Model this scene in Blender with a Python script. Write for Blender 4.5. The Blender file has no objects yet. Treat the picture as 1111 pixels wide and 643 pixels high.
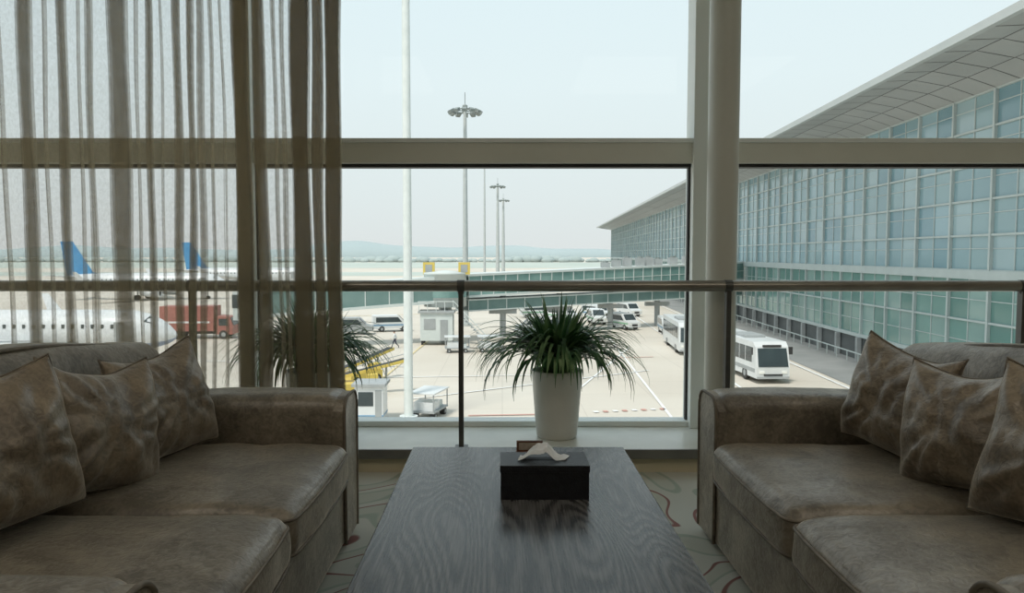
import bpy, bmesh, math, random
from mathutils import Vector, Matrix, noise
random.seed(7)
S = bpy.context.scene
EYE = 1.18
GZ = EYE - 9.5      # apron level

# ------------------------------------------------------------ materials
def mat(name, col, rough=0.6, metal=0.0, spec=0.5, sheen=0.0, emis=None, estr=0):
    m = bpy.data.materials.new(name); m.use_nodes = True
    b = m.node_tree.nodes["Principled BSDF"]
    b.inputs["Base Color"].default_value = (*col, 1)
    b.inputs["Roughness"].default_value = rough
    b.inputs["Metallic"].default_value = metal
    b.inputs["Specular IOR Level"].default_value = spec
    b.inputs["Sheen Weight"].default_value = sheen
    if emis:
        b.inputs["Emission Color"].default_value = (*emis, 1)
        b.inputs["Emission Strength"].default_value = estr
    return m

def noisy(name, c1, c2, scale=5, rough=0.6, detail=4, stretch=(1,1,1), bump=0.0, metal=0, spec=0.5,
          sheen=0.0, lo=0.35, hi=0.65, dist=0.0, bscale=None, rough2=None):
    m = mat(name, c1, rough, metal, spec, sheen)
    nt = m.node_tree; N = nt.nodes; L = nt.links; b = N["Principled BSDF"]
    tc = N.new("ShaderNodeTexCoord"); mp = N.new("ShaderNodeMapping")
    mp.inputs["Scale"].default_value = stretch
    L.new(tc.outputs["Object"], mp.inputs[0])
    n = N.new("ShaderNodeTexNoise"); n.inputs["Scale"].default_value = scale
    n.inputs["Detail"].default_value = detail; n.inputs["Distortion"].default_value = dist
    L.new(mp.outputs[0], n.inputs["Vector"])
    r = N.new("ShaderNodeValToRGB"); r.color_ramp.elements[0].position = lo; r.color_ramp.elements[1].position = hi
    r.color_ramp.elements[0].color = (*c1, 1); r.color_ramp.elements[1].color = (*c2, 1)
    L.new(n.outputs["Fac"], r.inputs[0]); L.new(r.outputs[0], b.inputs["Base Color"])
    if bump:
        n2 = N.new("ShaderNodeTexNoise"); n2.inputs["Scale"].default_value = bscale or scale*3
        n2.inputs["Detail"].default_value = 3; L.new(mp.outputs[0], n2.inputs["Vector"])
        bp = N.new("ShaderNodeBump"); bp.inputs["Strength"].default_value = bump; bp.inputs["Distance"].default_value = 0.02
        L.new(n2.outputs["Fac"], bp.inputs["Height"]); L.new(bp.outputs[0], b.inputs["Normal"])
    return m

def velvet(name, c1, c2):
    m = mat(name, c1, 0.5, spec=0.8, sheen=1.0)
    nt = m.node_tree; N = nt.nodes; L = nt.links; b = N["Principled BSDF"]
    b.inputs["Sheen Roughness"].default_value = 0.28
    b.inputs["Sheen Tint"].default_value = (0.92,0.84,0.72,1)
    tc = N.new("ShaderNodeTexCoord")
    n = N.new("ShaderNodeTexNoise"); n.inputs["Scale"].default_value = 6.0; n.inputs["Detail"].default_value = 7; n.inputs["Roughness"].default_value=0.66; n.inputs["Distortion"].default_value = 0.5
    L.new(tc.outputs["Object"], n.inputs["Vector"])
    n2 = N.new("ShaderNodeTexNoise"); n2.inputs["Scale"].default_value = 42; n2.inputs["Detail"].default_value = 4; n2.inputs["Distortion"].default_value=1.4
    L.new(tc.outputs["Object"], n2.inputs["Vector"])
    ad = N.new("ShaderNodeMath"); ad.operation='MULTIPLY_ADD'; ad.inputs[1].default_value=0.35
    ml = N.new("ShaderNodeMath"); ml.operation='MULTIPLY'; ml.inputs[1].default_value=0.65
    L.new(n.outputs["Fac"], ml.inputs[0]); L.new(n2.outputs["Fac"], ad.inputs[0]); L.new(ml.outputs[0], ad.inputs[2])
    r = N.new("ShaderNodeValToRGB"); r.color_ramp.elements[0].position = 0.39; r.color_ramp.elements[1].position = 0.64
    r.color_ramp.elements[0].color = (*c1, 1); r.color_ramp.elements[1].color = (*c2, 1)  # patchy sheen of the pile painted as lighter patches in the base colour
    L.new(ad.outputs[0], r.inputs[0]); L.new(r.outputs[0], b.inputs["Base Color"])
    mr = N.new("ShaderNodeMapRange"); mr.inputs[1].default_value=0.42; mr.inputs[2].default_value=0.6; mr.inputs[3].default_value=0.50; mr.inputs[4].default_value=0.30
    L.new(ad.outputs[0], mr.inputs[0]); L.new(mr.outputs[0], b.inputs["Roughness"])
    bp = N.new("ShaderNodeBump"); bp.inputs["Strength"].default_value = 0.5; bp.inputs["Distance"].default_value = 0.012
    L.new(ad.outputs[0], bp.inputs["Height"]); L.new(bp.outputs[0], b.inputs["Normal"])
    return m
M_velvet = velvet("crushed_velvet", (0.108,0.090,0.066), (0.300,0.258,0.198))
M_pillow = velvet("pillow_velvet", (0.118,0.092,0.064), (0.330,0.268,0.193))
M_piping = noisy("velvet_piping", (0.12,0.10,0.075), (0.20,0.17,0.13), 20, 0.6)
M_foot = noisy("dark_foot_wood", (0.02,0.014,0.01), (0.04,0.03,0.02), 20, 0.4)
M_frame = noisy("window_frame_aluminium", (0.71,0.71,0.63), (0.75,0.75,0.67), 3, 0.45)
M_white = noisy("white_mullion_paint", (0.84,0.88,0.85), (0.88,0.91,0.88), 3, 0.5)
M_col = noisy("column_paint", (0.57,0.57,0.51), (0.61,0.61,0.55), 2, 0.4)
M_sill = noisy("stone_sill", (0.66,0.67,0.61), (0.74,0.75,0.69), 6, 0.3)
M_edge = noisy("sill_edge_trim", (0.13,0.13,0.12), (0.17,0.17,0.15), 6, 0.35)
M_plinth = noisy("sill_plinth_paint", (0.56,0.50,0.35), (0.60,0.54,0.39), 4, 0.5)
M_gasket = noisy("black_gasket", (0.02,0.02,0.02), (0.03,0.03,0.03), 4, 0.6)
M_rail = noisy("rail_metal", (0.26,0.24,0.21), (0.32,0.30,0.26), 6, 0.3, metal=0.6)
M_post = noisy("rail_post_metal", (0.08,0.08,0.075), (0.11,0.11,0.10), 6, 0.4, metal=0.4)
M_wall = noisy("wall_paint", (0.50,0.46,0.39), (0.54,0.50,0.43), 2, 0.8)
M_ceil = noisy("ceiling_paint", (0.74,0.72,0.67), (0.78,0.76,0.71), 2, 0.8)
M_pot = noisy("white_ceramic", (0.64,0.63,0.58), (0.70,0.69,0.64), 5, 0.35)
M_soil = noisy("soil", (0.03,0.02,0.012), (0.07,0.05,0.03), 40, 0.9)
M_leaf = noisy("strap_leaf", (0.024,0.08,0.028), (0.065,0.17,0.055), 9, 0.45)
M_leaf2 = noisy("strap_leaf_pale", (0.10,0.21,0.08), (0.23,0.35,0.16), 9, 0.45)
M_boxleather = noisy("black_leather", (0.006,0.007,0.010), (0.014,0.015,0.020), 60, 0.35, bump=0.3, bscale=220)
M_tissue = noisy("tissue_paper", (0.76,0.79,0.82), (0.85,0.88,0.91), 30, 0.9)
M_card = noisy("brown_wood_holder", (0.10,0.045,0.025), (0.17,0.08,0.045), 25, 0.5, stretch=(1,1,6))
M_label = noisy("paper_label", (0.35,0.3,0.24), (0.45,0.4,0.33), 60, 0.7)

# table wood with cathedral grain
M_wood = mat("dark_stained_ash", (0.03,0.035,0.045), 0.25)
nt = M_wood.node_tree; N = nt.nodes; L = nt.links; b = N["Principled BSDF"]
tc = N.new("ShaderNodeTexCoord"); mp = N.new("ShaderNodeMapping"); mp.inputs["Scale"].default_value = (1.0,0.16,1.0)
n = N.new("ShaderNodeTexNoise"); n.inputs["Scale"].default_value=4.2; n.inputs["Detail"].default_value=1.2
L.new(tc.outputs["Object"], mp.inputs[0]); L.new(mp.outputs[0], n.inputs["Vector"])
mu = N.new("ShaderNodeMath"); mu.operation='MULTIPLY'; mu.inputs[1].default_value=210
si = N.new("ShaderNodeMath"); si.operation='SINE'
L.new(n.outputs["Fac"], mu.inputs[0]); L.new(mu.outputs[0], si.inputs[0])
mp2 = N.new("ShaderNodeMapping"); mp2.inputs["Scale"].default_value=(260,9,50)
n2 = N.new("ShaderNodeTexNoise"); n2.inputs["Scale"].default_value=1; n2.inputs["Detail"].default_value=3
L.new(tc.outputs["Object"], mp2.inputs[0]); L.new(mp2.outputs[0], n2.inputs["Vector"])
ma = N.new("ShaderNodeMath"); ma.operation='MULTIPLY_ADD'; ma.inputs[1].default_value=0.18
L.new(si.outputs[0], ma.inputs[0]); L.new(n2.outputs["Fac"], ma.inputs[2])
r = N.new("ShaderNodeValToRGB"); r.color_ramp.elements[0].position=0.22; r.color_ramp.elements[1].position=0.80
r.color_ramp.elements[0].color=(0.026,0.027,0.029,1); r.color_ramp.elements[1].color=(0.128,0.126,0.126,1)
L.new(ma.outputs[0], r.inputs[0]); L.new(r.outputs[0], b.inputs["Base Color"])
bp = N.new("ShaderNodeBump"); bp.inputs["Strength"].default_value=0.16; bp.inputs["Distance"].default_value=0.003
L.new(ma.outputs[0], bp.inputs["Height"]); L.new(bp.outputs[0], b.inputs["Normal"])

# patterned carpet
M_carpet = mat("patterned_carpet", (0.2,0.2,0.17), 0.85, spec=0.2)
nt = M_carpet.node_tree; N = nt.nodes; L = nt.links; b = N["Principled BSDF"]
tc = N.new("ShaderNodeTexCoord"); n = N.new("ShaderNodeTexNoise"); n.inputs["Scale"].default_value=1.3; n.inputs["Detail"].default_value=0.8; n.inputs["Distortion"].default_value=1.2
L.new(tc.outputs["Object"], n.inputs["Vector"])
r = N.new("ShaderNodeValToRGB"); cr = r.color_ramp; cr.interpolation='LINEAR'
base=(0.53,0.54,0.47,1); pale=(0.59,0.59,0.53,1); red=(0.28,0.14,0.125,1); grn=(0.40,0.45,0.38,1)
cr.elements[0].position=0; cr.elements[0].color=base
cr.elements[1].position=0.395; cr.elements[1].color=base
for p,c in ((0.40,grn),(0.42,grn),(0.425,pale),(0.497,pale),(0.50,red),(0.514,red),(0.517,base),(0.60,base),(0.605,grn),(0.62,grn),(0.625,pale),(0.68,pale),(0.683,red),(0.695,red),(0.70,base)):
    e=cr.elements.new(p); e.color=c
L.new(n.outputs["Fac"], r.inputs[0]); L.new(r.outputs[0], b.inputs["Base Color"])

# glass pane
M_glass = bpy.data.materials.new("window_glass"); M_glass.use_nodes=True
nt=M_glass.node_tree; nt.nodes.clear(); o=nt.nodes.new("ShaderNodeOutputMaterial"); mx=nt.nodes.new("ShaderNodeMixShader")
t=nt.nodes.new("ShaderNodeBsdfTransparent"); g=nt.nodes.new("ShaderNodeBsdfGlossy"); t.inputs[0].default_value=(0.99,0.995,0.99,1)
g.inputs["Roughness"].default_value=0.02; mx.inputs[0].default_value=0.012
nt.links.new(t.outputs[0],mx.inputs[1]); nt.links.new(g.outputs[0],mx.inputs[2]); nt.links.new(mx.outputs[0],o.inputs[0])

# sheer curtain
M_sheer = bpy.data.materials.new("sheer_curtain_fabric"); M_sheer.use_nodes=True
nt=M_sheer.node_tree; nt.nodes.clear(); N=nt.nodes; L=nt.links
o=N.new("ShaderNodeOutputMaterial"); mx=N.new("ShaderNodeMixShader"); t=N.new("ShaderNodeBsdfTransparent")
d=N.new("ShaderNodeBsdfDiffuse"); tr=N.new("ShaderNodeBsdfTranslucent"); m2=N.new("ShaderNodeMixShader"); m2.inputs[0].default_value=0.52
d.inputs[0].default_value=(0.37,0.325,0.225,1); tr.inputs[0].default_value=(0.50,0.43,0.30,1)
tc=N.new("ShaderNodeTexCoord"); mp=N.new("ShaderNodeMapping"); mp.inputs["Scale"].default_value=(40,1,22); n=N.new("ShaderNodeTexNoise"); n.inputs["Scale"].default_value=3; n.inputs["Detail"].default_value=3
mr=N.new("ShaderNodeMapRange"); mr.inputs[1].default_value=0.3; mr.inputs[2].default_value=0.7; mr.inputs[3].default_value=0.26; mr.inputs[4].default_value=0.37
L.new(tc.outputs["Object"],mp.inputs[0]); L.new(mp.outputs[0],n.inputs["Vector"]); L.new(n.outputs["Fac"],mr.inputs[0])
L.new(mr.outputs[0],mx.inputs[0]); L.new(t.outputs[0],mx.inputs[1]); L.new(d.outputs[0],m2.inputs[1]); L.new(tr.outputs[0],m2.inputs[2]); L.new(m2.outputs[0],mx.inputs[2]); L.new(mx.outputs[0],o.inputs[0])

# outdoor materials; haze is painted in as paler colours on distant things
M_apron = mat("apron_concrete", (0.5,0.47,0.42), 0.85, spec=0.2)
nt=M_apron.node_tree; N=nt.nodes; L=nt.links; b=N["Principled BSDF"]
tc=N.new("ShaderNodeTexCoord"); br=N.new("ShaderNodeTexBrick"); br.offset=0; br.inputs["Scale"].default_value=1.0
br.inputs["Brick Width"].default_value=5; br.inputs["Row Height"].default_value=5; br.inputs["Mortar Size"].default_value=0.035
br.inputs["Color1"].default_value=(0.65,0.605,0.53,1); br.inputs["Color2"].default_value=(0.62,0.575,0.505,1); br.inputs["Mortar"].default_value=(0.56,0.52,0.455,1)
n=N.new("ShaderNodeTexNoise"); n.inputs["Scale"].default_value=0.07; n.inputs["Detail"].default_value=5
mxc=N.new("ShaderNodeMixRGB"); mxc.blend_type='MULTIPLY'; mxc.inputs[0].default_value=1
r=N.new("ShaderNodeValToRGB"); r.color_ramp.elements[0].position=0.35; r.color_ramp.elements[0].color=(0.88,0.86,0.84,1); r.color_ramp.elements[1].position=0.65; r.color_ramp.elements[1].color=(1,1,1,1)
L.new(tc.outputs["Object"],br.inputs["Vector"]); L.new(tc.outputs["Object"],n.inputs["Vector"]); L.new(n.outputs["Fac"],r.inputs[0])
L.new(br.outputs["Color"],mxc.inputs[1]); L.new(r.outputs[0],mxc.inputs[2]); L.new(mxc.outputs[0],b.inputs["Base Color"])
M_road = noisy("service_road_asphalt", (0.24,0.25,0.245), (0.30,0.305,0.30), 0.3, 0.85, spec=0.2)
M_linew = noisy("white_line_paint", (0.78,0.78,0.76), (0.82,0.82,0.8), 2, 0.7)
M_liner = noisy("red_line_paint", (0.58,0.30,0.25), (0.62,0.34,0.28), 2, 0.7)
M_liney = noisy("yellow_line_paint", (0.68,0.57,0.33), (0.72,0.60,0.35), 2, 0.7)
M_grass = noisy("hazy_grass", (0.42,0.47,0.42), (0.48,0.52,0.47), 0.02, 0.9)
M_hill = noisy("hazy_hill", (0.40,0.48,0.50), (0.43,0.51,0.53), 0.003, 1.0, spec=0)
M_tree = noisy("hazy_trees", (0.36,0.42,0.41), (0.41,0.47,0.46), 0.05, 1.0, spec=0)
M_mast = noisy("galvanised_mast", (0.44,0.47,0.46), (0.49,0.52,0.51), 2, 0.6)
M_wpole = noisy("white_pole", (0.66,0.70,0.68), (0.72,0.76,0.74), 2, 0.5)
M_lamp = noisy("floodlight_housing", (0.22,0.25,0.24), (0.28,0.31,0.30), 2, 0.6)
G = []
for i,c in enumerate([(0.25,0.38,0.42),(0.30,0.44,0.49),(0.35,0.47,0.50),(0.20,0.33,0.38),(0.28,0.41,0.44)]):
    G.append(noisy("facade_glass_%d"%i, c, tuple(min(1,v*1.10) for v in c), 0.15, 0.10, spec=0.6))  # facade tones paled, haze mixed into the colour
GL = []
for i,c in enumerate([(0.14,0.26,0.235),(0.19,0.33,0.30),(0.26,0.38,0.355)]):
    GL.append(noisy("facade_low_glass_%d"%i, c, tuple(v*1.15 for v in c), 0.2, 0.12, spec=0.5))
M_mull = noisy("facade_mullion", (0.48,0.54,0.53), (0.52,0.58,0.57), 1, 0.5)
M_soffit = noisy("roof_soffit_panel", (0.40,0.41,0.40), (0.46,0.47,0.46), 0.15, 0.6)
M_seam = noisy("panel_seam", (0.16,0.16,0.16), (0.19,0.19,0.19), 1, 0.7)
M_eave = noisy("eave_edge", (0.48,0.51,0.50), (0.53,0.55,0.54), 0.3, 0.5)
M_base = noisy("facade_base_dark", (0.10,0.11,0.11), (0.14,0.15,0.15), 0.5, 0.6)
M_teal = noisy("jet_bridge_teal_glass", (0.16,0.28,0.26), (0.24,0.37,0.34), 0.5, 0.15)  # jet bridge colours lightened to carry the haze
M_tealD = noisy("jet_bridge_dark", (0.14,0.23,0.215), (0.18,0.27,0.255), 0.5, 0.4)
M_jw = noisy("jet_bridge_white", (0.56,0.61,0.59), (0.62,0.66,0.64), 0.5, 0.6)
M_yel = noisy("safety_yellow", (0.62,0.47,0.10), (0.68,0.52,0.13), 1, 0.5)
M_blk = noisy("black_rubber", (0.03,0.03,0.03), (0.045,0.045,0.045), 3, 0.6)
M_vw = noisy("vehicle_white", (0.66,0.68,0.68), (0.72,0.74,0.74), 1, 0.3)
M_vg = noisy("vehicle_green", (0.20,0.40,0.25), (0.24,0.44,0.29), 1, 0.4)
M_vwin = noisy("vehicle_window", (0.04,0.055,0.06), (0.055,0.075,0.08), 1, 0.1)
M_vb = noisy("vehicle_blue", (0.16,0.30,0.44), (0.2,0.34,0.48), 1, 0.4)
M_red = noisy("vehicle_red", (0.34,0.13,0.11), (0.40,0.16,0.13), 1, 0.5)
M_air = noisy("aircraft_white", (0.72,0.74,0.75), (0.78,0.80,0.80), 0.5, 0.3)
M_airb = noisy("aircraft_blue", (0.05,0.26,0.52), (0.08,0.32,0.58), 0.5, 0.35)
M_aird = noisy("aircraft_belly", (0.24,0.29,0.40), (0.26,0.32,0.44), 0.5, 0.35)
M_grey = noisy("equipment_grey", (0.32,0.34,0.34), (0.38,0.40,0.40), 1, 0.6)
M_lens = noisy("headlamp_lens", (0.85,0.85,0.8), (0.9,0.9,0.85), 1, 0.2)
M_skin = noisy("skin", (0.45,0.27,0.19), (0.5,0.3,0.22), 6, 0.6)
M_hair = noisy("black_hair", (0.012,0.01,0.01), (0.02,0.018,0.016), 30, 0.5)

# ------------------------------------------------------------ mesh builder
class MB:
    def __init__(s): s.v=[]; s.f=[]; s.m=[]; s.sm=[]; s.ml=[]
    def mi(s,m):
        if m not in s.ml: s.ml.append(m)
        return s.ml.index(m)
    def add(s,vs,fs,m,smooth=False,M=None):
        o=len(s.v); k=s.mi(m)
        for p in vs:
            p=Vector(p); s.v.append(M@p if M is not None else p)
        for f in fs: s.f.append([i+o for i in f]); s.m.append(k); s.sm.append(smooth)
    def box(s,a,b,m,M=None):
        x0,y0,z0=a; x1,y1,z1=b
        vs=[(x0,y0,z0),(x1,y0,z0),(x1,y1,z0),(x0,y1,z0),(x0,y0,z1),(x1,y0,z1),(x1,y1,z1),(x0,y1,z1)]
        s.add(vs,[(0,3,2,1),(4,5,6,7),(0,1,5,4),(1,2,6,5),(2,3,7,6),(3,0,4,7)],m,False,M)
    def cyl(s,p0,p1,r0,m,r1=None,n=16,M=None,caps=True):
        p0=Vector(p0);p1=Vector(p1); r1=r0 if r1 is None else r1
        ax=(p1-p0).normalized(); u=ax.orthogonal().normalized(); w=ax.cross(u)
        vs=[]
        for p,r in ((p0,r0),(p1,r1)):
            for i in range(n):
                a=2*math.pi*i/n; vs.append(p+(u*math.cos(a)+w*math.sin(a))*r)
        s.add(vs,[(i,(i+1)%n,n+(i+1)%n,n+i) for i in range(n)],m,True,M)
        if caps: s.add(vs,[tuple(range(n))[::-1],tuple(range(n,2*n))],m,False,M)
    def lathe(s,prof,m,n=32,M=None):  # prof (r,z) about z
        vs=[]; fs=[]
        for r,z in prof:
            for i in range(n):
                a=2*math.pi*i/n; vs.append((r*math.cos(a),r*math.sin(a),z))
        for k in range(len(prof)-1):
            for i in range(n):
                j=(i+1)%n; fs.append((k*n+i,k*n+j,(k+1)*n+j,(k+1)*n+i))
        s.add(vs,fs,m,True,M)
    def prism(s,poly,off,m,M=None):
        n=len(poly); off=Vector(off); vs=[Vector(p) for p in poly]+[Vector(p)+off for p in poly]
        fs=[tuple(range(n))[::-1],tuple(range(n,2*n))]+[(i,(i+1)%n,n+(i+1)%n,n+i) for i in range(n)]
        s.add(vs,fs,m,False,M)
    def tube(s,path,r,m,n=8,M=None,closed=False):
        P=[Vector(p) for p in path]; vs=[]; fs=[]; k=len(P)
        for i,p in enumerate(P):
            if closed: t=(P[(i+1)%k]-P[i-1])
            else: t=P[min(i+1,k-1)]-P[max(i-1,0)]
            t.normalize(); ref=Vector((0.13,0.21,1)) if abs(t.z)<0.9 else Vector((1,0.1,0))
            u=t.cross(ref).normalized(); w=t.cross(u)
            for j in range(n):
                a=2*math.pi*j/n; vs.append(p+(u*math.cos(a)+w*math.sin(a))*r)
        for i in range(k if closed else k-1):
            i2=(i+1)%k
            for j in range(n):
                j2=(j+1)%n; fs.append((i*n+j,i*n+j2,i2*n+j2,i2*n+j))
        s.add(vs,fs,m,True,M)
    def build(s,name,bevel=0,subs=0,loc=None,rot=None,parent=None):
        me=bpy.data.meshes.new(name); me.from_pydata([tuple(p) for p in s.v],[],s.f)
        for m in s.ml: me.materials.append(m)
        me.polygons.foreach_set("material_index",s.m); me.polygons.foreach_set("use_smooth",s.sm); me.update()
        bm=bmesh.new(); bm.from_mesh(me); bmesh.ops.recalc_face_normals(bm,faces=bm.faces); bm.to_mesh(me); bm.free()
        ob=bpy.data.objects.new(name,me); S.collection.objects.link(ob)
        if bevel:
            md=ob.modifiers.new("bevel","BEVEL"); md.width=bevel; md.segments=3; md.limit_method='ANGLE'; md.angle_limit=math.radians(40)
        if loc is not None: ob.location=loc
        if rot is not None: ob.rotation_euler=rot
        if parent: ob.parent=parent
        return ob

_cache={}
def cube_grid(n):
    if n in _cache: return _cache[n]
    bm=bmesh.new(); bmesh.ops.create_cube(bm,size=2); bmesh.ops.subdivide_edges(bm,edges=bm.edges[:],cuts=n,use_grid_fill=True)
    bm.verts.index_update(); vs=[v.co.copy() for v in bm.verts]; fs=[[v.index for v in f.verts] for f in bm.faces]; bm.free()
    _cache[n]=(vs,fs); return _cache[n]
def softbox(mb,c,h,r,m,n=20,fn=None,amp=0.006,sc=5,seed=0,M=None):
    vs,fs=cube_grid(n); out=[]
    c=Vector(c)
    for v in vs:
        u=Vector([math.sin(max(-1,min(1,q))*math.pi/2) for q in v])
        q=Vector((u.x*h[0],u.y*h[1],u.z*h[2]))
        inn=Vector([max(-(h[i]-r),min(h[i]-r,q[i])) for i in range(3)])
        d=q-inn
        if d.length>1e-9: d=d.normalized()
        p=inn+d*r
        if fn: p=fn(p,u)
        p=p+d*(noise.noise((p+c)*sc+Vector((seed,seed*2.3,0)))*amp+noise.noise((p+c)*sc*3+Vector((seed,0,5)))*amp*0.35)
        out.append(p+c)
    mb.add(out,fs,m,True,M)

# ------------------------------------------------------------ room shell
GY=4.50
def simple_box(name,a,b,m,bevel=0):
    k=MB(); k.box(a,b,m); return k.build(name,bevel)
RX0,RX1,RY0,CH=-5.2,5.2,-3.0,3.2
simple_box("floor",(RX0-0.2,RY0-0.2,-0.3),(RX1+0.2,4.66,0),M_carpet)
simple_box("ceiling",(RX0-0.2,RY0-0.2,CH),(RX1+0.2,4.66,CH+0.3),M_ceil)
simple_box("wall_left",(RX0-0.2,RY0-0.2,0),(RX0,4.66,CH),M_wall)
simple_box("wall_right",(RX1,RY0-0.2,0),(RX1+0.2,4.66,CH),M_wall)
simple_box("wall_back",(RX0,RY0-0.2,0),(RX1,RY0,CH),M_wall)
simple_box("baseboard_back",(RX0,RY0,0),(RX1,RY0+0.02,0.12),M_frame)
simple_box("baseboard_left",(RX0,RY0,0),(RX0+0.02,3.9,0.12),M_frame)
simple_box("baseboard_right",(RX1-0.02,RY0,0),(RX1,3.9,0.12),M_frame)
k=MB(); k.box((RX0,3.95,0),(RX1,4.66,0.085),M_plinth); k.build("wall_front")
k=MB(); k.box((RX0,3.925,0.085),(RX1,4.66,0.13),M_sill); k.box((RX0,3.91,0.082),(RX1,3.925,0.134),M_edge); k.build("trim_1",0.003)
# window frames
k=MB()
k.box((RX0,GY-0.05,0.13),(RX1,GY+0.07,0.165),M_white)
k.box((RX0,GY-0.06,1.725),(RX1,GY+0.08,1.868),M_frame)
k.box((RX0,GY-0.072,1.845),(RX1,GY-0.05,1.872),M_white)
k.box((RX0,GY-0.03,1.704),(RX1,GY+0.05,1.725),M_gasket)
k.box((RX0,GY-0.06,CH-0.10),(RX1,GY+0.08,CH),M_frame)
for x0,x1 in ((1.135,1.29),(-1.58,-1.49),(4.0,4.14),(-4.4,-4.24)):
    k.box((x0,GY-0.09,0.13),(x1,GY+0.09,CH),M_white)
    k.box((x0-0.012,GY-0.02,0.165),(x0,GY+0.02,1.712),M_gasket)
    k.box((x1,GY-0.02,0.165),(x1+0.012,GY+0.02,1.712),M_gasket)
k.build("window_frame",0.004)
for i,(x0,x1) in enumerate(((RX0,-4.4),(-4.24,-1.58),(-1.49,1.135),(1.29,4.0),(4.14,RX1))):
    k=MB(); k.add([(x0,GY,0.165),(x1,GY,0.165),(x1,GY,1.71),(x0,GY,1.71)],[(0,1,2,3)],M_glass)
    k.add([(x0,GY,1.866),(x1,GY,1.866),(x1,GY,CH-0.1),(x0,GY,CH-0.1)],[(0,1,2,3)],M_glass)
    k.build("window_%d"%(i+1))
# round column
k=MB(); k.lathe([(0.084,0.13),(0.084,CH)],M_col,48); k.lathe([(0.096,0.13),(0.096,0.145),(0.084,0.15)],M_col,48)
k.build("round_column",loc=(1.222,4.12,0))
# railing
k=MB(); RYY=3.965
k.cyl((RX0,RYY,1.012),(RX1,RYY,1.012),0.030,M_rail,n=24)
for x in (-3.1,-1.67,-0.223,1.215,2.80,4.25):
    k.box((x-0.013,RYY-0.022,0.13),(x+0.013,RYY+0.022,0.985),M_post)
    k.box((x-0.035,RYY-0.04,0.13),(x+0.035,RYY+0.04,0.138),M_post)
    k.cyl((x,RYY,0.97),(x,RYY,1.0),0.018,M_post,n=12)
    k.cyl((x-0.02,RYY,1.012),(x+0.02,RYY,1.012),0.0325,M_post,n=24)
k.build("guard_rail",0.0015)
# added fill: glowing panels out of view, put in to brighten the interior
for i,(x,y) in enumerate(((-1.9,0.6),(1.9,0.6))):
    k=MB(); k.box((x-1.1,y-0.9,CH-0.03),(x+1.1,y+0.9,CH),M_frame); 
    em=mat("added_fill_emitter",(0.8,0.78,0.72),0.6,emis=(1.0,0.91,0.77),estr=1.6)
    k.box((x-1.06,y-0.86,CH-0.034),(x+1.06,y+0.86,CH-0.028),em)
    k.build("added_fill_panel" if i==0 else "added_fill_panel.001")
# ------------------------------------------------------------ sheer curtain
def curtain(name,folds,x_start,x_end,yc,ztop):
    path=[]; x=x_start; rnd=random.Random(3)
    def seg(x0,x1,y0,y1,n):
        for i in range(n):
            t=i/n; path.append((x0+(x1-x0)*t,y0+(y1-y0)*t))
    for a,b_,l in folds:
        n=max(4,int((a-x)/0.012))
        ph=rnd.random()*6
        for i in range(n):
            t=i/n; path.append((x+(a-x)*t, yc+0.022*math.sin(t*math.pi)*math.sin(ph)))
        y=yc; dy=0.045/l
        for j in range(l):
            w=(b_-a)*0.22*rnd.random()
            if j%2==0: seg(a if j==0 else a+w*0.5,b_-w,y,y+dy,5)
            else: seg(b_-w*0.3,a+w,y,y+dy,5)
            y+=dy
        path.append((b_,y)); x=b_+0.004; path.append((x+0.002,yc+0.02))
    seg(x,x_end,yc,yc,4); path.append((x_end,yc))
    NZ=26; vs=[]; fs=[]; n=len(path)
    for iz in range(NZ+1):
        z=0.015+(ztop-0.015)*iz/NZ
        for i,(px,py) in enumerate(path):
            sx=0.010*math.sin(z*1.7+px*5)*(1-iz/NZ*0.6)+0.004*math.sin(z*5+px*23)
            sx+=0.006*noise.noise(Vector((i*0.23,z*0.9,0)))
            vs.append((px+sx,py+0.012*math.sin(px*9+z*1.2),z))
    for iz in range(NZ):
        for i in range(n-1): fs.append((iz*n+i,iz*n+i+1,(iz+1)*n+i+1,(iz+1)*n+i))
    k=MB(); k.add(vs,fs,M_sheer,True)
    k.box((x_start-0.05,yc-0.03,ztop),(x_end+0.05,yc+0.05,ztop+0.03),M_frame)
    return k.build(name)
K=3.83/800
fp=[(-640,-610,3),(-560,-545,3),(-480,-455,3),(-400,-390,5),(-330,-300,3),(-250,-235,3),(-190,-165,5),(-120,-110,3),(-60,-40,3),(3,7,3),(26,40,7),(51,54,3),(67,76,7),(88,90,3),(97,103,5),(122,143,7),(150,153,3),(162,168,7),(176,178,3),(190,198,7),(205,211,7),(215,221,5),(228,231,5),(240,243,3),(254,272,9),(277,290,9),(299,303,5),(308,312,5),(318,338,11),(341,352,9),(354,371,11)]
curtain("sheer_curtain",[((a-545)*K,(b_-545)*K,l) for a,b_,l in fp],-5.1,(373-545)*K,3.83,3.15)

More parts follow.
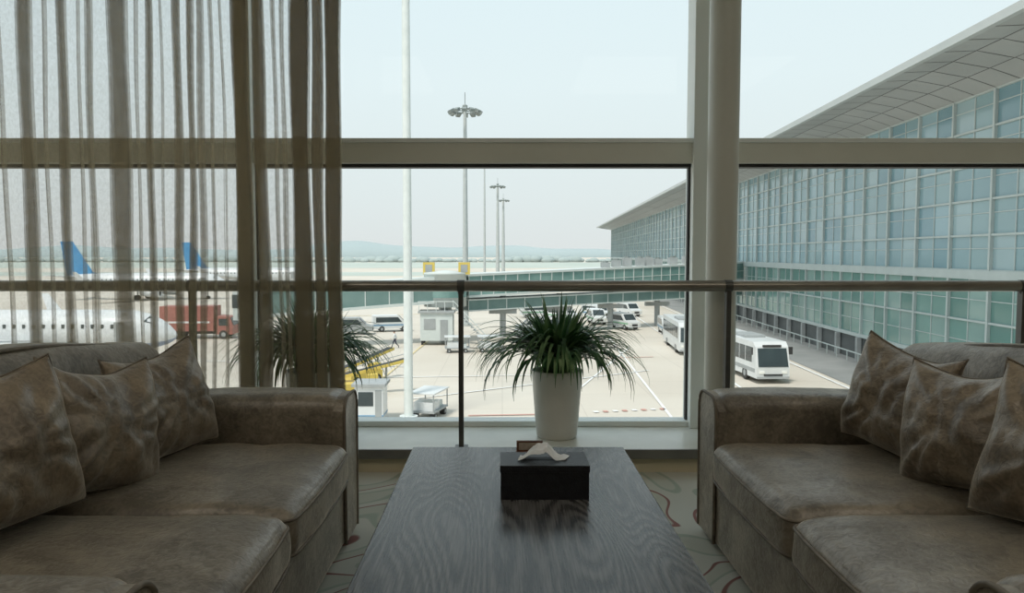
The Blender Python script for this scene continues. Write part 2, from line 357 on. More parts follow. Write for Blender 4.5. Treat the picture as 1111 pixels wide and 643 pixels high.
# ------------------------------------------------------------ potted strap-leaf plants
def plant(name,x,y,seed,rx=1.0,ylo=-0.30,yhi=0.23):
    rnd=random.Random(seed); k=MB()
    k.lathe([(0.0,0.0),(0.110,0.0),(0.117,0.012),(0.127,0.12),(0.138,0.27),(0.145,0.37),(0.149,0.385),(0.145,0.39),(0.136,0.385),(0.132,0.355)],M_pot,40)
    k.lathe([(0.134,0.355),(0.07,0.365),(0.0,0.37)],M_soil,24)
    for i in range(420):
        az=rnd.random()*2*math.pi; r0=rnd.random()*0.07
        q=rnd.random()
        if q<0.45: e0=math.radians(rnd.uniform(66,90)); drop=math.radians(rnd.uniform(15,105)); Ln=rnd.uniform(0.34,0.50)
        else: e0=math.radians(rnd.uniform(54,84)); drop=math.radians(rnd.uniform(118,172)); Ln=rnd.uniform(0.44,0.70)
        p=Vector((math.cos(az)*r0,math.sin(az)*r0,0.36)); n=12; wd=rnd.uniform(0.009,0.014)
        side=Vector((-math.sin(az),math.cos(az),0)); tw=rnd.uniform(-0.25,0.25); vs=[]
        for j in range(n+1):
            t=j/n; e=e0-drop*t**1.15; a=az+tw*t
            d=Vector((math.cos(a)*math.cos(e)*rx,math.sin(a)*math.cos(e),math.sin(e)))
            up=Vector((-math.cos(a)*math.sin(e),-math.sin(a)*math.sin(e),math.cos(e)))
            w=wd*(0.75+0.5*t if t<0.4 else 0.95)*(1-max(0,(t-0.45)/0.55)**1.6)+0.0008
            q=p.copy()
            if (Vector((q.x,q.y))).length<0.16 and q.z<0.40 and j>2: 
                v2=Vector((q.x,q.y)).normalized()*0.165; q.x,q.y=v2.x,v2.y
            q.y=max(ylo+w,min(yhi-w,q.y)); q.z=max(0.02,q.z)
            vs+= [q-side*w, q-up*w*0.35, q+side*w]
            p=p+d*(Ln/n)
        for v in vs: v.y=max(ylo,min(yhi,v.y))
        fs=[]
        for j in range(n):
            a=j*3; fs+=[(a,a+1,a+4,a+3),(a+1,a+2,a+5,a+4)]
        k.add(vs,fs,M_leaf if rnd.random()<0.58 else M_leaf2,True)
    return k.build(name,loc=(x,y,0.13))
plant("potted_plant",0.315,4.22,5,0.95)
plant("potted_plant.001",-1.10,4.22,11,0.92,-0.24,0.22)

# ------------------------------------------------------------ coffee table
k=MB(); TX0,TX1,TY0,TY1=-0.34,0.46,1.25,2.77
k.box((TX0,TY0,0.41),(TX1,TY1,0.45),M_wood)
k.box((TX0+0.04,TY0+0.04,0.31),(TX1-0.04,TY1-0.04,0.41),M_wood)
for x in (TX0+0.03,TX1-0.11):
    for y in (TY0+0.03,TY1-0.11): k.box((x,y,0),(x+0.08,y+0.08,0.41),M_wood)
k.box((TX0+0.06,TY0+0.06,0.12),(TX1-0.06,TY1-0.06,0.15),M_wood)
k.build("coffee_table",0.004)
# tissue box
k=MB(); k.box((-0.132,-0.075,0),(0.132,0.075,0.098),M_boxleather)
k.box((-0.134,-0.077,0.083),(0.134,0.077,0.104),M_boxleather)
k.box((-0.07,-0.018,0.102),(0.07,0.018,0.105),M_gasket)
vs=[];fs=[];n=26;mm=14
for i in range(n+1):
    u=i/n*2-1
    for j in range(mm+1):
        v=j/mm*2-1
        h=0.034*math.exp(-((u+0.2)/0.5)**2)*(1-0.55*abs(v))+0.018*(1-abs(u))*(1-abs(v)*0.4)+0.014*noise.noise(Vector((u*3.2,v*2,3)))
        if u>0.1: h+=0.010*math.sin(u*6)*(1-u)
        vs.append((u*0.074+0.008*v,v*0.040*(1-0.35*abs(u))+0.006*math.sin(u*9),0.106+max(0,h)))
for i in range(n):
    for j in range(mm):
        a=i*(mm+1)+j; fs.append((a,a+1,a+mm+2,a+mm+1))
k.add(vs,fs,M_tissue,True)
k.build("tissue_box",0.003,loc=(0.127,2.235,0.45))
# little wooden card holder
k=MB(); k.box((-0.05,-0.03,0),(0.05,0.03,0.012),M_card); k.box((-0.048,0.0,0.012),(0.048,0.012,0.05),M_card); k.box((-0.04,-0.002,0.018),(0.04,0.0,0.044),M_label)
k.build("menu_holder",0.002,loc=(0.10,2.66,0.45))

# ------------------------------------------------------------ sofas (local frame: +x = front, y along length)
def sofa(name,X,flip,seed):
    k=MB(); Y0,Y1=1.05,3.13; AT=0.255; D=1.03
    s=1 if not flip else -1
    T=Matrix.Translation((X,0,0))@Matrix.Diagonal((s,1,1,1))
    yc=(Y0+Y1)/2
    # upholstered base down to the feet
    softbox(k,(-D/2-0.002,yc,0.155),(D/2-0.010,(Y1-Y0)/2-0.012,0.135),0.018,M_velvet,14,amp=0.004,seed=seed,M=T)
    for fx in (-0.09,-D+0.09):
        for fy in (Y0+0.12,Y1-0.12): k.cyl((fx,fy,0),(fx,fy,0.06),0.022,M_foot,0.032,12,M=T)
    # arms
    for j,(a,b_) in enumerate(((Y0,Y0+AT),(Y1-AT,Y1))):
        def fa(p,u):
            if p.z>0.05: p.y*=1.0+0.07*min(1,(p.z-0.05)/0.12)
            p.z+= -0.022*max(0,(-p.x)/(D/2))*(1 if p.z>0 else 0)
            return p
        softbox(k,(-D/2-0.005,(a+b_)/2,0.325),(D/2-0.01,AT/2-0.008,0.298),0.062,M_velvet,24,fa,0.006,5,seed+j,T)
        hw=AT/2-0.012; cy=(a+b_)/2; zt=0.612; rr=0.07
        pts=[(cy-hw*0.97,0.025)]
        for q in range(0,7):
            an=math.pi-q/6*math.pi/2; pts.append((cy-(hw*1.06-rr)+math.cos(an)*rr,zt-rr+math.sin(an)*rr))
        for q in range(0,7):
            an=math.pi/2-q/6*math.pi/2; pts.append((cy+(hw*1.06-rr)+math.cos(an)*rr,zt-rr+math.sin(an)*rr))
        pts.append((cy+hw*0.97,0.025))
        k.tube([Vector((-0.004,p[0],p[1])) for p in pts],0.0065,M_piping,8,T)
        k.prism([(-0.06,p[0],p[1]) for p in pts],(0.056,0,0),M_velvet,T)
    # camel back
    L2=(Y1-Y0)/2
    def fb(p,u):
        t=p.y/L2
        if p.z>0: p.z+=(0.09*math.cos(t*math.pi/2)**1.3+0.015)*(p.z/0.39)
        if p.z>0.25: p.x-=0.05*((p.z-0.25)/0.2)**1.5*0.8
        return p
    softbox(k,(-D+0.12,yc,0.42),(0.12,L2-0.015,0.375),0.080,M_velvet,26,fb,0.007,4,seed+5,T)
    P=[]
    for i in range(41):
        t=-1+2*i/40; P.append(Vector((-D+0.15,yc+t*(L2-0.07),0.803+0.09*max(0,math.cos(t*math.pi/2))**1.3)))
    k.tube(P,0.007,M_piping,8,T)
    # seat cushions
    cw=(Y1-Y0-2*AT)/2
    for j in range(2):
        cy=Y0+AT+cw*(j+0.5)
        def fc(p,u):
            e=(1-u.x**4)*(1-u.y**4)
            if p.z>0: p.z+=0.022*e
            p.x+=0.014*(1-u.y**2) if p.x>0 else 0
            return p
        cz=0.355; hx=(D-0.24)/2+0.01; cx=-hx+0.015
        softbox(k,(cx,cy,cz),(hx,cw/2-0.003,0.082),0.050,M_velvet,26,fc,0.009,6,seed+9+j,T)
        for zz in (cz+0.050,cz-0.056):
            hx2=hx-0.006; hy2=cw/2-0.010; r=0.045; P=[]
            for (sx,sy,a0) in ((1,1,0),(-1,1,90),(-1,-1,180),(1,-1,270)):
                for q in range(6):
                    an=math.radians(a0+q*18); P.append(Vector((cx+sx*(hx2-r)+math.cos(an)*r+ (0.006 if sx>0 else 0),cy+sy*(hy2-r)+math.sin(an)*r,zz)))
            P2=P[:]; x_f=cx+hx2+0.006
            for q in range(1,8):
                t=q/8; yy=-(hy2-r)+2*(hy2-r)*t; P2.append(Vector((x_f+0.012*(1-(yy/hy2)**2),cy+yy,zz)))
            k.tube(P2,0.005,M_piping,6,T,True)
    return k.build(name)
sofa("sofa",-0.62,False,1)
sofa("sofa.001",0.84,True,30)

# throw pillows
def pillow(name,c,face,lean,size,seed,roll=0.0,T=0.112,dent=0.0):
    k=MB(); n=36; vs=[];fs=[]; h=size/2
    idx={}; PIN=0.10
    def outl(u,v):
        us=math.sin(u*math.pi/2)*0.35+u*0.65; vv=math.sin(v*math.pi/2)*0.35+v*0.65
        y=us*h*(1-PIN*(1-vv*vv)); z=vv*h*(1-PIN*(1-us*us))
        y*=1-0.05*vv; z-=dent*max(0,vv)**2*(1-us*us)
        y+=0.012*noise.noise(Vector((us*1.5,vv*1.5,seed))); z+=0.012*noise.noise(Vector((us*1.5,vv*1.5,seed+7)))
        if z<0: z*=0.94
        bend=0.045*(us*us)*(0.5+0.5*vv)-0.015*vv*vv
        return us,vv,y,z,bend
    for side in (1,-1):
        for i in range(n+1):
            for j in range(n+1):
                u=i/n*2-1; v=j/n*2-1
                edge=(abs(u)==1 or abs(v)==1)
                if side==-1 and edge: idx[(side,i,j)]=idx[(1,i,j)]; continue
                us,vv,y,z,bend=outl(u,v)
                th=T*((1-abs(us)**2.8)*(1-abs(vv)**2.8))**0.5
                ang=math.atan2(vv,us); rr=min(1,math.hypot(us,vv)); mx=max(abs(us),abs(vv))
                th+=0.011*math.sin(ang*13+seed*1.7+2*math.sin(ang*3))*rr*rr*(1-mx)*3
                th+=0.028*noise.noise(Vector((us*1.8+seed,vv*1.8,side)))*(1-mx**2)
                th+=0.012*noise.noise(Vector((us*6+seed,vv*4,side+3)))*(1-mx**2)
                if vv>0.1: th*=1-0.22*(vv-0.1)
                idx[(side,i,j)]=len(vs); vs.append(((side*max(0.001,th) if not edge else 0.0)+bend,y,z))
        for i in range(n):
            for j in range(n):
                q=[idx[(side,i,j)],idx[(side,i+1,j)],idx[(side,i+1,j+1)],idx[(side,i,j+1)]]
                fs.append(tuple(q if side==1 else q[::-1]))
    k.add(vs,fs,M_pillow,True)
    P=[]
    for a,b_ in ((1,0),(0,1),(-1,0),(0,-1)):
        for i in range(n):
            t=i/n*2-1
            if a==1: u,v=1,t
            elif b_==1: u,v=-t,1
            elif a==-1: u,v=-1,-t
            else: u,v=t,-1
            us,vv,y,z,bend=outl(u,v); P.append(Vector((bend,y,z)))
    k.tube(P,0.004,M_piping,6,None,True)
    ob=k.build(name)
    R=Matrix.Rotation(math.radians(face),4,'Z')@Matrix.Rotation(math.radians(-lean),4,'Y')@Matrix.Rotation(math.radians(roll),4,'X')
    ob.matrix_world=Matrix.Translation(c)@R
    return ob
pillow("throw_pillow",(-1.230,2.62,0.640),-22,18,0.42,1,6,dent=0.02)
pillow("throw_pillow.001",(-1.255,2.25,0.645),-18,14,0.43,2,-7,dent=0.03)
pillow("throw_pillow.002",(-1.315,1.86,0.660),-22,12,0.45,3,6,dent=0.02)
pillow("throw_pillow.003",(1.440,2.63,0.648),201,14,0.43,4,-8,dent=0.02)
pillow("throw_pillow.004",(1.440,2.24,0.640),202,16,0.43,5,6,dent=0.03)
pillow("throw_pillow.005",(1.465,1.85,0.652),205,16,0.45,6,-4,dent=0.02)

# ------------------------------------------------------------ outside: ground
k=MB(); k.add([(-2500,-60,GZ),(2500,-60,GZ),(2500,2600,GZ),(-2500,2600,GZ)],[(0,1,2,3)],M_apron); k.build("ground_apron")
k=MB(); k.box((RX0-0.2,RY0-0.2,GZ),(RX1+0.2,4.66,-0.3),M_base); k.build("lounge_building_base")
def TP(l,s,z): return (l+0.0575*s,s,z)
k=MB()
k.add([TP(22.2,10,GZ+0.03),TP(28.4,10,GZ+0.03),TP(28.4,330,GZ+0.03),TP(22.2,330,GZ+0.03)],[(0,1,2,3)],M_road)
k.build("service_road")
k=MB()
def strip(p0,p1,w,m,z=0.05):
    p0=Vector((*p0,GZ+z));p1=Vector((*p1,GZ+z)); d=(p1-p0).normalized(); nrm=Vector((-d.y,d.x,0))*w/2
    k.add([p0-nrm,p1-nrm,p1+nrm,p0+nrm],[(0,1,2,3)],m)
a=TP(21.6,20,0);b_=TP(21.6,300,0); strip(a[:2],b_[:2],0.25,M_linew)
a=TP(14,30,0);b_=TP(14,300,0); strip(a[:2],b_[:2],0.2,M_linew)
strip((1,38),(13,75),0.16,M_linew); strip((9.5,36),(12.5,90),0.18,M_linew)
for i in range(8):
    strip((5.5+i*0.6,44+i*0.12),(5.8+i*0.6,44+i*0.12+0.06),0.4,M_liner if i%2 else M_linew)
strip((-2,43),(3,43.4),0.2,M_liner); strip((-14,56),(6,58),0.2,M_linew); strip((-10,36),(-8,85),0.2,M_liney)
strip((-30,66),(-8,62),0.25,M_linew); strip((-6,48),(12,60),0.2,M_linew); strip((-60,100),(-6,120),0.4,M_liney)
strip((2,66),(14,68),0.2,M_liner)
k.build("apron_markings")
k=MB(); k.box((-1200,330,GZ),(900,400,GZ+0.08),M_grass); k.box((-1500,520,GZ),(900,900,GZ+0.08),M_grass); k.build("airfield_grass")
# hills
k=MB(); vs=[];fs=[]; n=200
for i in range(n+1):
    x=-2500+i*4700/n
    h=16+10*noise.noise(Vector((x*0.0022,0.3,0)))+8*noise.noise(Vector((x*0.008,1.3,0)))
    h+=26*math.exp(-((x+500)/150)**2)+14*math.exp(-((x+120)/260)**2)+12*math.exp(-((x+1400)/300)**2)
    vs+=[(x,2500,GZ-2),(x,2500,GZ+9+max(3,h)),(x,2900,GZ-2)]
for i in range(n):
    a=i*3; fs+=[(a,a+3,a+4,a+1),(a+1,a+4,a+5,a+2)]
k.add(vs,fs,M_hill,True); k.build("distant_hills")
k=MB(); rnd=random.Random(4)
for i in range(520):
    x=-1200+i*3.9+rnd.uniform(-4,4); y=905+rnd.uniform(0,60); r=rnd.uniform(3,5.6)*(0.8+0.5*noise.noise(Vector((x*0.01,0,0))))
    Mx=Matrix.Translation((x,y,GZ+r*0.6))@Matrix.Diagonal((rnd.uniform(1.4,2.4),1,rnd.uniform(.8,1.2),1))
    k.lathe([(0.01,-r),(r*.6,-r*.75),(r*.95,-r*.2),(r*.9,r*.3),(r*.5,r*.85),(0.01,r)],M_tree,9,Mx)
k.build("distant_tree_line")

# ------------------------------------------------------------ terminal building
def terminal():
    k=MB(); rnd=random.Random(9); s0,s1=14.0,316.0; step=4.7; Lx=28.4
    rows_up=[0.15+i*(11.6-0.15)/5 for i in range(6)]; rows_lo=[-5.9,-3.2,-0.45]
    ns=int((s1-s0)/step)
    for i in range(ns):
        for h in range(2):
            a=s0+(i+h*0.5)*step; b_=a+step/2
            for j in range(5):
                m=rnd.choice(G)
                k.add([TP(Lx,a,rows_up[j]),TP(Lx,b_,rows_up[j]),TP(Lx,b_,rows_up[j+1]),TP(Lx,a,rows_up[j+1])],[(0,3,2,1)],m)
            for j in range(2):
                k.add([TP(Lx,a,rows_lo[j]),TP(Lx,b_,rows_lo[j]),TP(Lx,b_,rows_lo[j+1]),TP(Lx,a,rows_lo[j+1])],[(0,3,2,1)],rnd.choice(GL))
    se=s0+ns*step
    def lb(l0,l1,a,b_,z0,z1,m):
        vs=[TP(l0,a,z0),TP(l1,a,z0),TP(l1,b_,z0),TP(l0,b_,z0),TP(l0,a,z1),TP(l1,a,z1),TP(l1,b_,z1),TP(l0,b_,z1)]
        k.add(vs,[(0,3,2,1),(4,5,6,7),(0,1,5,4),(1,2,6,5),(2,3,7,6),(3,0,4,7)],m)
    for i in range(ns+1):
        a=s0+i*step; lb(Lx-0.22,Lx+0.02,a-0.10,a+0.10,-5.9,11.6,M_mull)
        if i<ns: lb(Lx-0.06,Lx+0.02,a+step/2-0.04,a+step/2+0.04,-5.9,11.6,M_mull)
    for z in rows_up+[ -3.2]: lb(Lx-0.16,Lx+0.02,s0,se,z-0.07,z+0.07,M_mull)
    for j in range(5):
        z=rows_up[j]+(rows_up[j+1]-rows_up[j])*0.62; lb(Lx-0.05,Lx+0.02,s0,se,z-0.03,z+0.03,M_mull)
    for z in (-4.6,-1.8): lb(Lx-0.05,Lx+0.02,s0,se,z-0.03,z+0.03,M_mull)
    lb(Lx-0.25,Lx+0.02,s0,se,-0.45,0.15,M_mull)
    lb(Lx-0.25,Lx+0.02,s0,se,-6.2,-5.9,M_mull)
    lb(Lx+0.03,Lx+45,s0,se,GZ,11.6,M_base)
    lb(Lx-0.02,Lx+0.05,s0,se,GZ,-6.2,M_base)
    for i in range(ns): lb(Lx-0.5,Lx-0.1,s0+i*step-0.2,s0+i*step+0.2,GZ,-6.2,M_grey)
    lb(Lx-1.3,Lx-1.25,s0,se,GZ+0.9,GZ+1.0,M_mull)
    for i in range(ns*2): lb(Lx-1.31,Lx-1.24,s0+i*step/2,s0+i*step/2+0.06,GZ,GZ+0.95,M_mull)
    prof=[(22.3,12.55),(24.2,12.62),(26.4,12.25),(28.6,11.55)]
    for q in range(3):
        (la,za),(lb_,zb)=prof[q],prof[q+1]
        a=s0
        k.add([TP(la,s0,za+0.02),TP(lb_,s0,zb+0.02),TP(lb_,s1,zb+0.02),TP(la,s1,za+0.02)],[(0,1,2,3)],M_seam)
        while a<s1-1:
            b2=min(s1,a+step/2-0.10)
            g0=0.0 if q==0 else 0.05
            k.add([TP(la+g0,a,za-0.01),TP(lb_-0.05,a,zb-0.01),TP(lb_-0.05,b2,zb-0.01),TP(la+g0,b2,za-0.01)],[(0,1,2,3)],M_soffit)
            a+=step/2
    lb(22.0,22.35,s0,s1,12.50,12.95,M_eave)
    rp=[(22.0,12.95),(30,14.2),(45,15.6),(60,16.0),(75,15.2),(75,11.6),(28.6,11.62),(22.35,12.64)]
    n=len(rp); vs=[TP(l,s0,z) for l,z in rp]+[TP(l,s1,z) for l,z in rp]
    k.add(vs,[tuple(range(n)),tuple(range(n,2*n))[::-1]]+[(i,(i+1)%n,n+(i+1)%n,n+i) for i in range(n) if i!=6],M_soffit)
    return k.build("airport_terminal")
terminal()

# ------------------------------------------------------------ jet bridge
def corridor(k,p0,p1,w,zt0,zt1,h,glass,belt=0.35,ribs=True,pitch=2.4):
    p0=Vector((p0[0],p0[1],0));p1=Vector((p1[0],p1[1],0)); d=(p1-p0); Ln=d.length; d.normalize(); nr=Vector((-d.y,d.x,0))
    def P(t,side,dz): return p0+d*Ln*t+nr*side*w/2+Vector((0,0,zt0+(zt1-zt0)*t+dz))
    def sec(t0,t1,sd,z0,z1,m):
        vs=[P(t0,-sd,z0),P(t0,sd,z0),P(t1,sd,z0),P(t1,-sd,z0),P(t0,-sd,z1),P(t0,sd,z1),P(t1,sd,z1),P(t1,-sd,z1)]
        k.add(vs,[(0,3,2,1),(4,5,6,7),(0,1,5,4),(1,2,6,5),(2,3,7,6),(3,0,4,7)],m)
    sec(0,1,1.0,-h+belt,-belt,glass)
    sec(0,1,1.08,-belt,0,M_jw); sec(0,1,1.08,-h,-h+belt,M_jw)
    if glass is M_teal: sec(0,1,1.03,-h*0.52,-h*0.52+0.08,M_jw)
    n=max(2,int(Ln/pitch))
    if ribs:
        for i in range(n+1):
            t=i/n; e=0.05/Ln; sec(max(0,t-e),min(1,t+e),1.05,-h+belt,-belt,M_jw)
k=MB()
corridor(k,(-4.5,82),(33.5,106),3.0,-0.95,0.20,2.6,M_teal,0.25,pitch=1.6)
corridor(k,(-4.5,82.3),(33.5,106.3),2.8,-3.75,-3.3,1.35,M_tealD,0.15)
for t in (0.12,0.3,0.48,0.66,0.84):
    x=-4.5+38*t; y=82+24*t
    k.cyl((x,y,GZ),(x,y,-3.5),0.35,M_grey,n=14); k.box((x-1.6,y-0.4,-5.6),(x+1.6,y+0.4,-5.1),M_grey)
k.lathe([(0.1,-4.4),(2.3,-4.4),(2.3,-1.0),(2.4,-0.95),(2.4,-0.75),(0.1,-0.5)],M_jw,20,Matrix.Translation((-6.2,80,0)))
k.lathe([(2.33,-3.4),(2.33,-1.9)],M_teal,20,Matrix.Translation((-6.2,80,0)))
k.cyl((-6.2,80,GZ),(-6.2,80,-4.3),0.7,M_jw,n=18)
for x in (-7.9,-4.1):
    k.box((x-0.62,79.2,-0.95),(x+0.62,79.6,0.35),M_yel); k.box((x-0.36,79.15,-0.70),(x+0.36,79.2,0.10),M_grey); k.box((x-0.1,79.3,-1.1),(x+0.1,79.5,-0.9),M_grey)
corridor(k,(-7.5,79.5),(-24,74),2.9,-1.2,-2.2,2.8,M_tealD,0.3)
k.box((-26.2,71.5,-5.2),(-23.2,76.5,-1.9),M_jw)
k.box((-26.25,71.45,-4.0),(-23.2,73.5,-2.7),M_vwin)
for x in (-19.5,-17.2): k.cyl((x,75.8,GZ+0.5),(x,75.8,-4.2),0.25,M_jw,n=12)
k.box((-20,75.4,GZ+0.4),(-16.7,76.2,GZ+1.0),M_yel)
for x in (-20,-16.7): k.cyl((x-0.2,75.8,GZ+0.6),(x+0.2,75.8,GZ+0.6),0.6,M_blk,n=16)
# service cabin + stair under the rotunda
k.box((-8.6,76.8,GZ+0.5),(-5.2,79.2,GZ+3.4),M_jw); k.box((-8.2,76.75,GZ+1.7),(-7.0,76.8,GZ+2.8),M_grey); k.box((-6.5,76.75,GZ+0.5),(-5.7,76.8,GZ+2.7),M_grey)
k.box((-8.8,76.6,GZ+3.4),(-5.0,79.3,GZ+3.6),M_grey)
for x in (-8.4,-5.4):
    for y in (77.0,79.0): k.cyl((x,y,GZ),(x,y,GZ+0.5),0.12,M_blk,n=8)
for i in range(12):
    k.box((-5.0+i*0.28-0.02,77.2,GZ+3.6-i*0.3),(-4.7+i*0.28,78.3,GZ+3.66-i*0.3),M_grey)
k.tube([(-5.2,77.2,GZ+4.7),(-1.8,77.2,GZ+1.1)],0.05,M_jw); k.tube([(-5.2,77.2,GZ+4.2),(-1.8,77.2,GZ+0.6)],0.04,M_jw)
for i in range(5): k.cyl((-8.7+i*0.9,76.7,GZ+3.6),(-8.7+i*0.9,76.7,GZ+4.6),0.04,M_jw,n=6)
k.tube([(-8.8,76.7,GZ+4.6),(-5.1,76.7,GZ+4.6)],0.04,M_jw)
for t in (0.46,0.50,0.54,0.59,0.62,0.66,0.72,0.78):
    x=-4.5+38*t; y=82+24*t; z=-0.95+1.15*t; hh=0.6+0.5*((t*37)%1)
    k.box((x-0.5,y-0.8,z),(x+0.5,y+0.8,z+hh),M_grey); k.cyl((x,y,z+hh),(x,y,z+hh+0.2),0.35,M_lamp,n=12)
k.build("jet_bridge")

# ------------------------------------------------------------ masts
def mast(name,x,y,ztop,r,headw,m=M_mast,r2=None):
    k=MB(); k.cyl((x,y,GZ),(x,y,ztop+0.8),r,m,r2 if r2 else r*0.5,16); k.cyl((x,y,GZ),(x,y,GZ+0.4),r*2,m,n=16)
    if headw:
        R=headw/2
        ring=[(x+math.cos(a*math.pi/8)*R*0.75,y+math.sin(a*math.pi/8)*R*0.75,ztop) for a in range(16)]
        k.tube(ring,0.09,M_lamp,6,None,True)
        for a in range(4):
            an=a*math.pi/2+0.4; k.cyl((x,y,ztop),(x+math.cos(an)*R*0.75,y+math.sin(an)*R*0.75,ztop),0.07,M_lamp,n=6)
        for a in range(12):
            an=a*math.pi/6; Mx=Matrix.Translation((x+math.cos(an)*R*0.88,y+math.sin(an)*R*0.88,ztop-0.15))@Matrix.Rotation(an,4,'Z')@Matrix.Rotation(0.5,4,'Y')
            k.box((-0.32,-0.3,-0.2),(0.32,0.3,0.2),M_lamp,Mx)
        k.cyl((x,y,ztop+0.3),(x,y,ztop+0.7),0.35,M_lamp,n=12); k.cyl((x,y,ztop+0.8),(x,y,ztop+2.4),0.05,M_lamp,n=6)
    return k.build(name)
mast("floodlight_mast",-4.9,98,20.0,0.42,4.4)
mast("floodlight_mast.001",-1.35,215,20.9,0.6,4.6)
mast("floodlight_mast.002",0.35,270,20.9,0.7,4.6)
mast("floodlight_mast.003",-5.3,41.3,22,0.26,3.6,M_wpole,0.2)
mast("lightning_pole",-3.6,150,18.0,0.28,0)

# ------------------------------------------------------------ aircraft
def aircraft(name,nose,scale,heading,belly=M_aird,fin=M_airb):
    k=MB(); Lf=34
    prof=[(0,0.05,-0.5),(0.25,0.42,-0.45),(0.8,0.85,-0.35),(1.6,1.25,-0.2),(2.6,1.6,-0.08),(4,1.83,0),(6,1.88,0),(22,1.88,0),(25,1.75,0.12),(28,1.35,0.45),(31,0.8,0.85),(33.4,0.3,1.15),(34,0.08,1.2)]
    n=28; vs=[]
    for x,rr,zo in prof:
        for i in range(n):
            a=2*math.pi*i/n; vs.append((-x,rr*math.cos(a),zo+rr*1.04*math.sin(a)))
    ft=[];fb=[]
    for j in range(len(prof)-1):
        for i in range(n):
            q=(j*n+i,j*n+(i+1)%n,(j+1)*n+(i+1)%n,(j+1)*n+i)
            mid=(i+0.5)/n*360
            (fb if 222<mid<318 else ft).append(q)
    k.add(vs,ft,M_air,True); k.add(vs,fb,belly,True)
    for s in (1,-1):
        for i in range(26):
            x=-5.2-i*0.9; k.box((x-0.13,s*1.80,0.35),(x+0.13,s*1.87,0.72),M_vwin)
        k.box((-5.0,s*1.83,-0.9),(-4.1,s*1.89,0.95),M_grey)
        k.prism([(-1.7,s*0.35,0.82),(-1.75,s*0.95,0.62),(-2.6,s*1.25,0.92),(-2.35,s*0.5,1.35)],(0.06,s*0.05,0.06),M_vwin)
        k.prism([(-11.5,s*1.5,-1.0),(-19.0,s*1.5,-1.0),(-20.2,s*6,-0.7),(-22.4,s*16.5,0.4),(-20.9,s*16.9,0.4),(-15,s*6.5,-0.6)],(0,0,0.28),M_air)
        k.prism([(-20.9,s*16.9,0.5),(-22.4,s*16.6,0.5),(-23.6,s*17.3,2.6),(-22.8,s*17.3,2.6)],(0,0.12,0),M_air)
        k.prism([(-29,s*0.6,1.0),(-32.6,s*0.4,1.0),(-34.3,s*6.5,1.5),(-33,s*6.7,1.5)],(0,0,0.18),M_air)
        Mx=Matrix.Translation((-12.0,s*4.9,-1.9))@Matrix.Rotation(-math.pi/2,4,'Y')
        k.lathe([(0.75,0.1),(0.98,0.0),(1.08,0.4),(1.05,2.2),(0.7,3.9),(0.35,4.3)],M_air,18,Mx); k.lathe([(0.0,0.4),(0.82,0.3)],M_blk,18,Mx)
        k.box((-14.8,s*4.7,-1.2),(-12.4,s*5.1,-0.6),M_air)
        for o in (0,0.8): k.cyl((-17.5,s*2.4+o*s,-3.1),(-17.5,s*2.4+o*s+s*0.35,-3.1),0.55,M_blk,n=16)
        k.cyl((-17.5,s*2.7,-3.1),(-17.5,s*2.7,-1.0),0.14,M_grey,n=8)
        k.cyl((-4.0,s*0.12,-3.3),(-4.0,s*0.4,-3.3),0.36,M_blk,n=14)
    k.cyl((-4.0,0,-3.3),(-4.0,0,-1.2),0.11,M_grey,n=8)
    k.prism([(-25.8,-0.14,1.6),(-27.6,-0.14,2.2),(-31.5,-0.14,8.6),(-33.9,-0.14,8.6),(-32.8,-0.14,1.5)],(0,0.28,0),fin)
    ob=k.build(name); ob.scale=(scale,)*3; ob.rotation_euler=(0,0,heading); ob.location=(nose[0],nose[1],GZ+3.66*scale)
    return ob
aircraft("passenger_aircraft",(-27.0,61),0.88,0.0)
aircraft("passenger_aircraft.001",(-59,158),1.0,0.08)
aircraft("passenger_aircraft.002",(-53,205),1.05,0.02,belly=M_air)

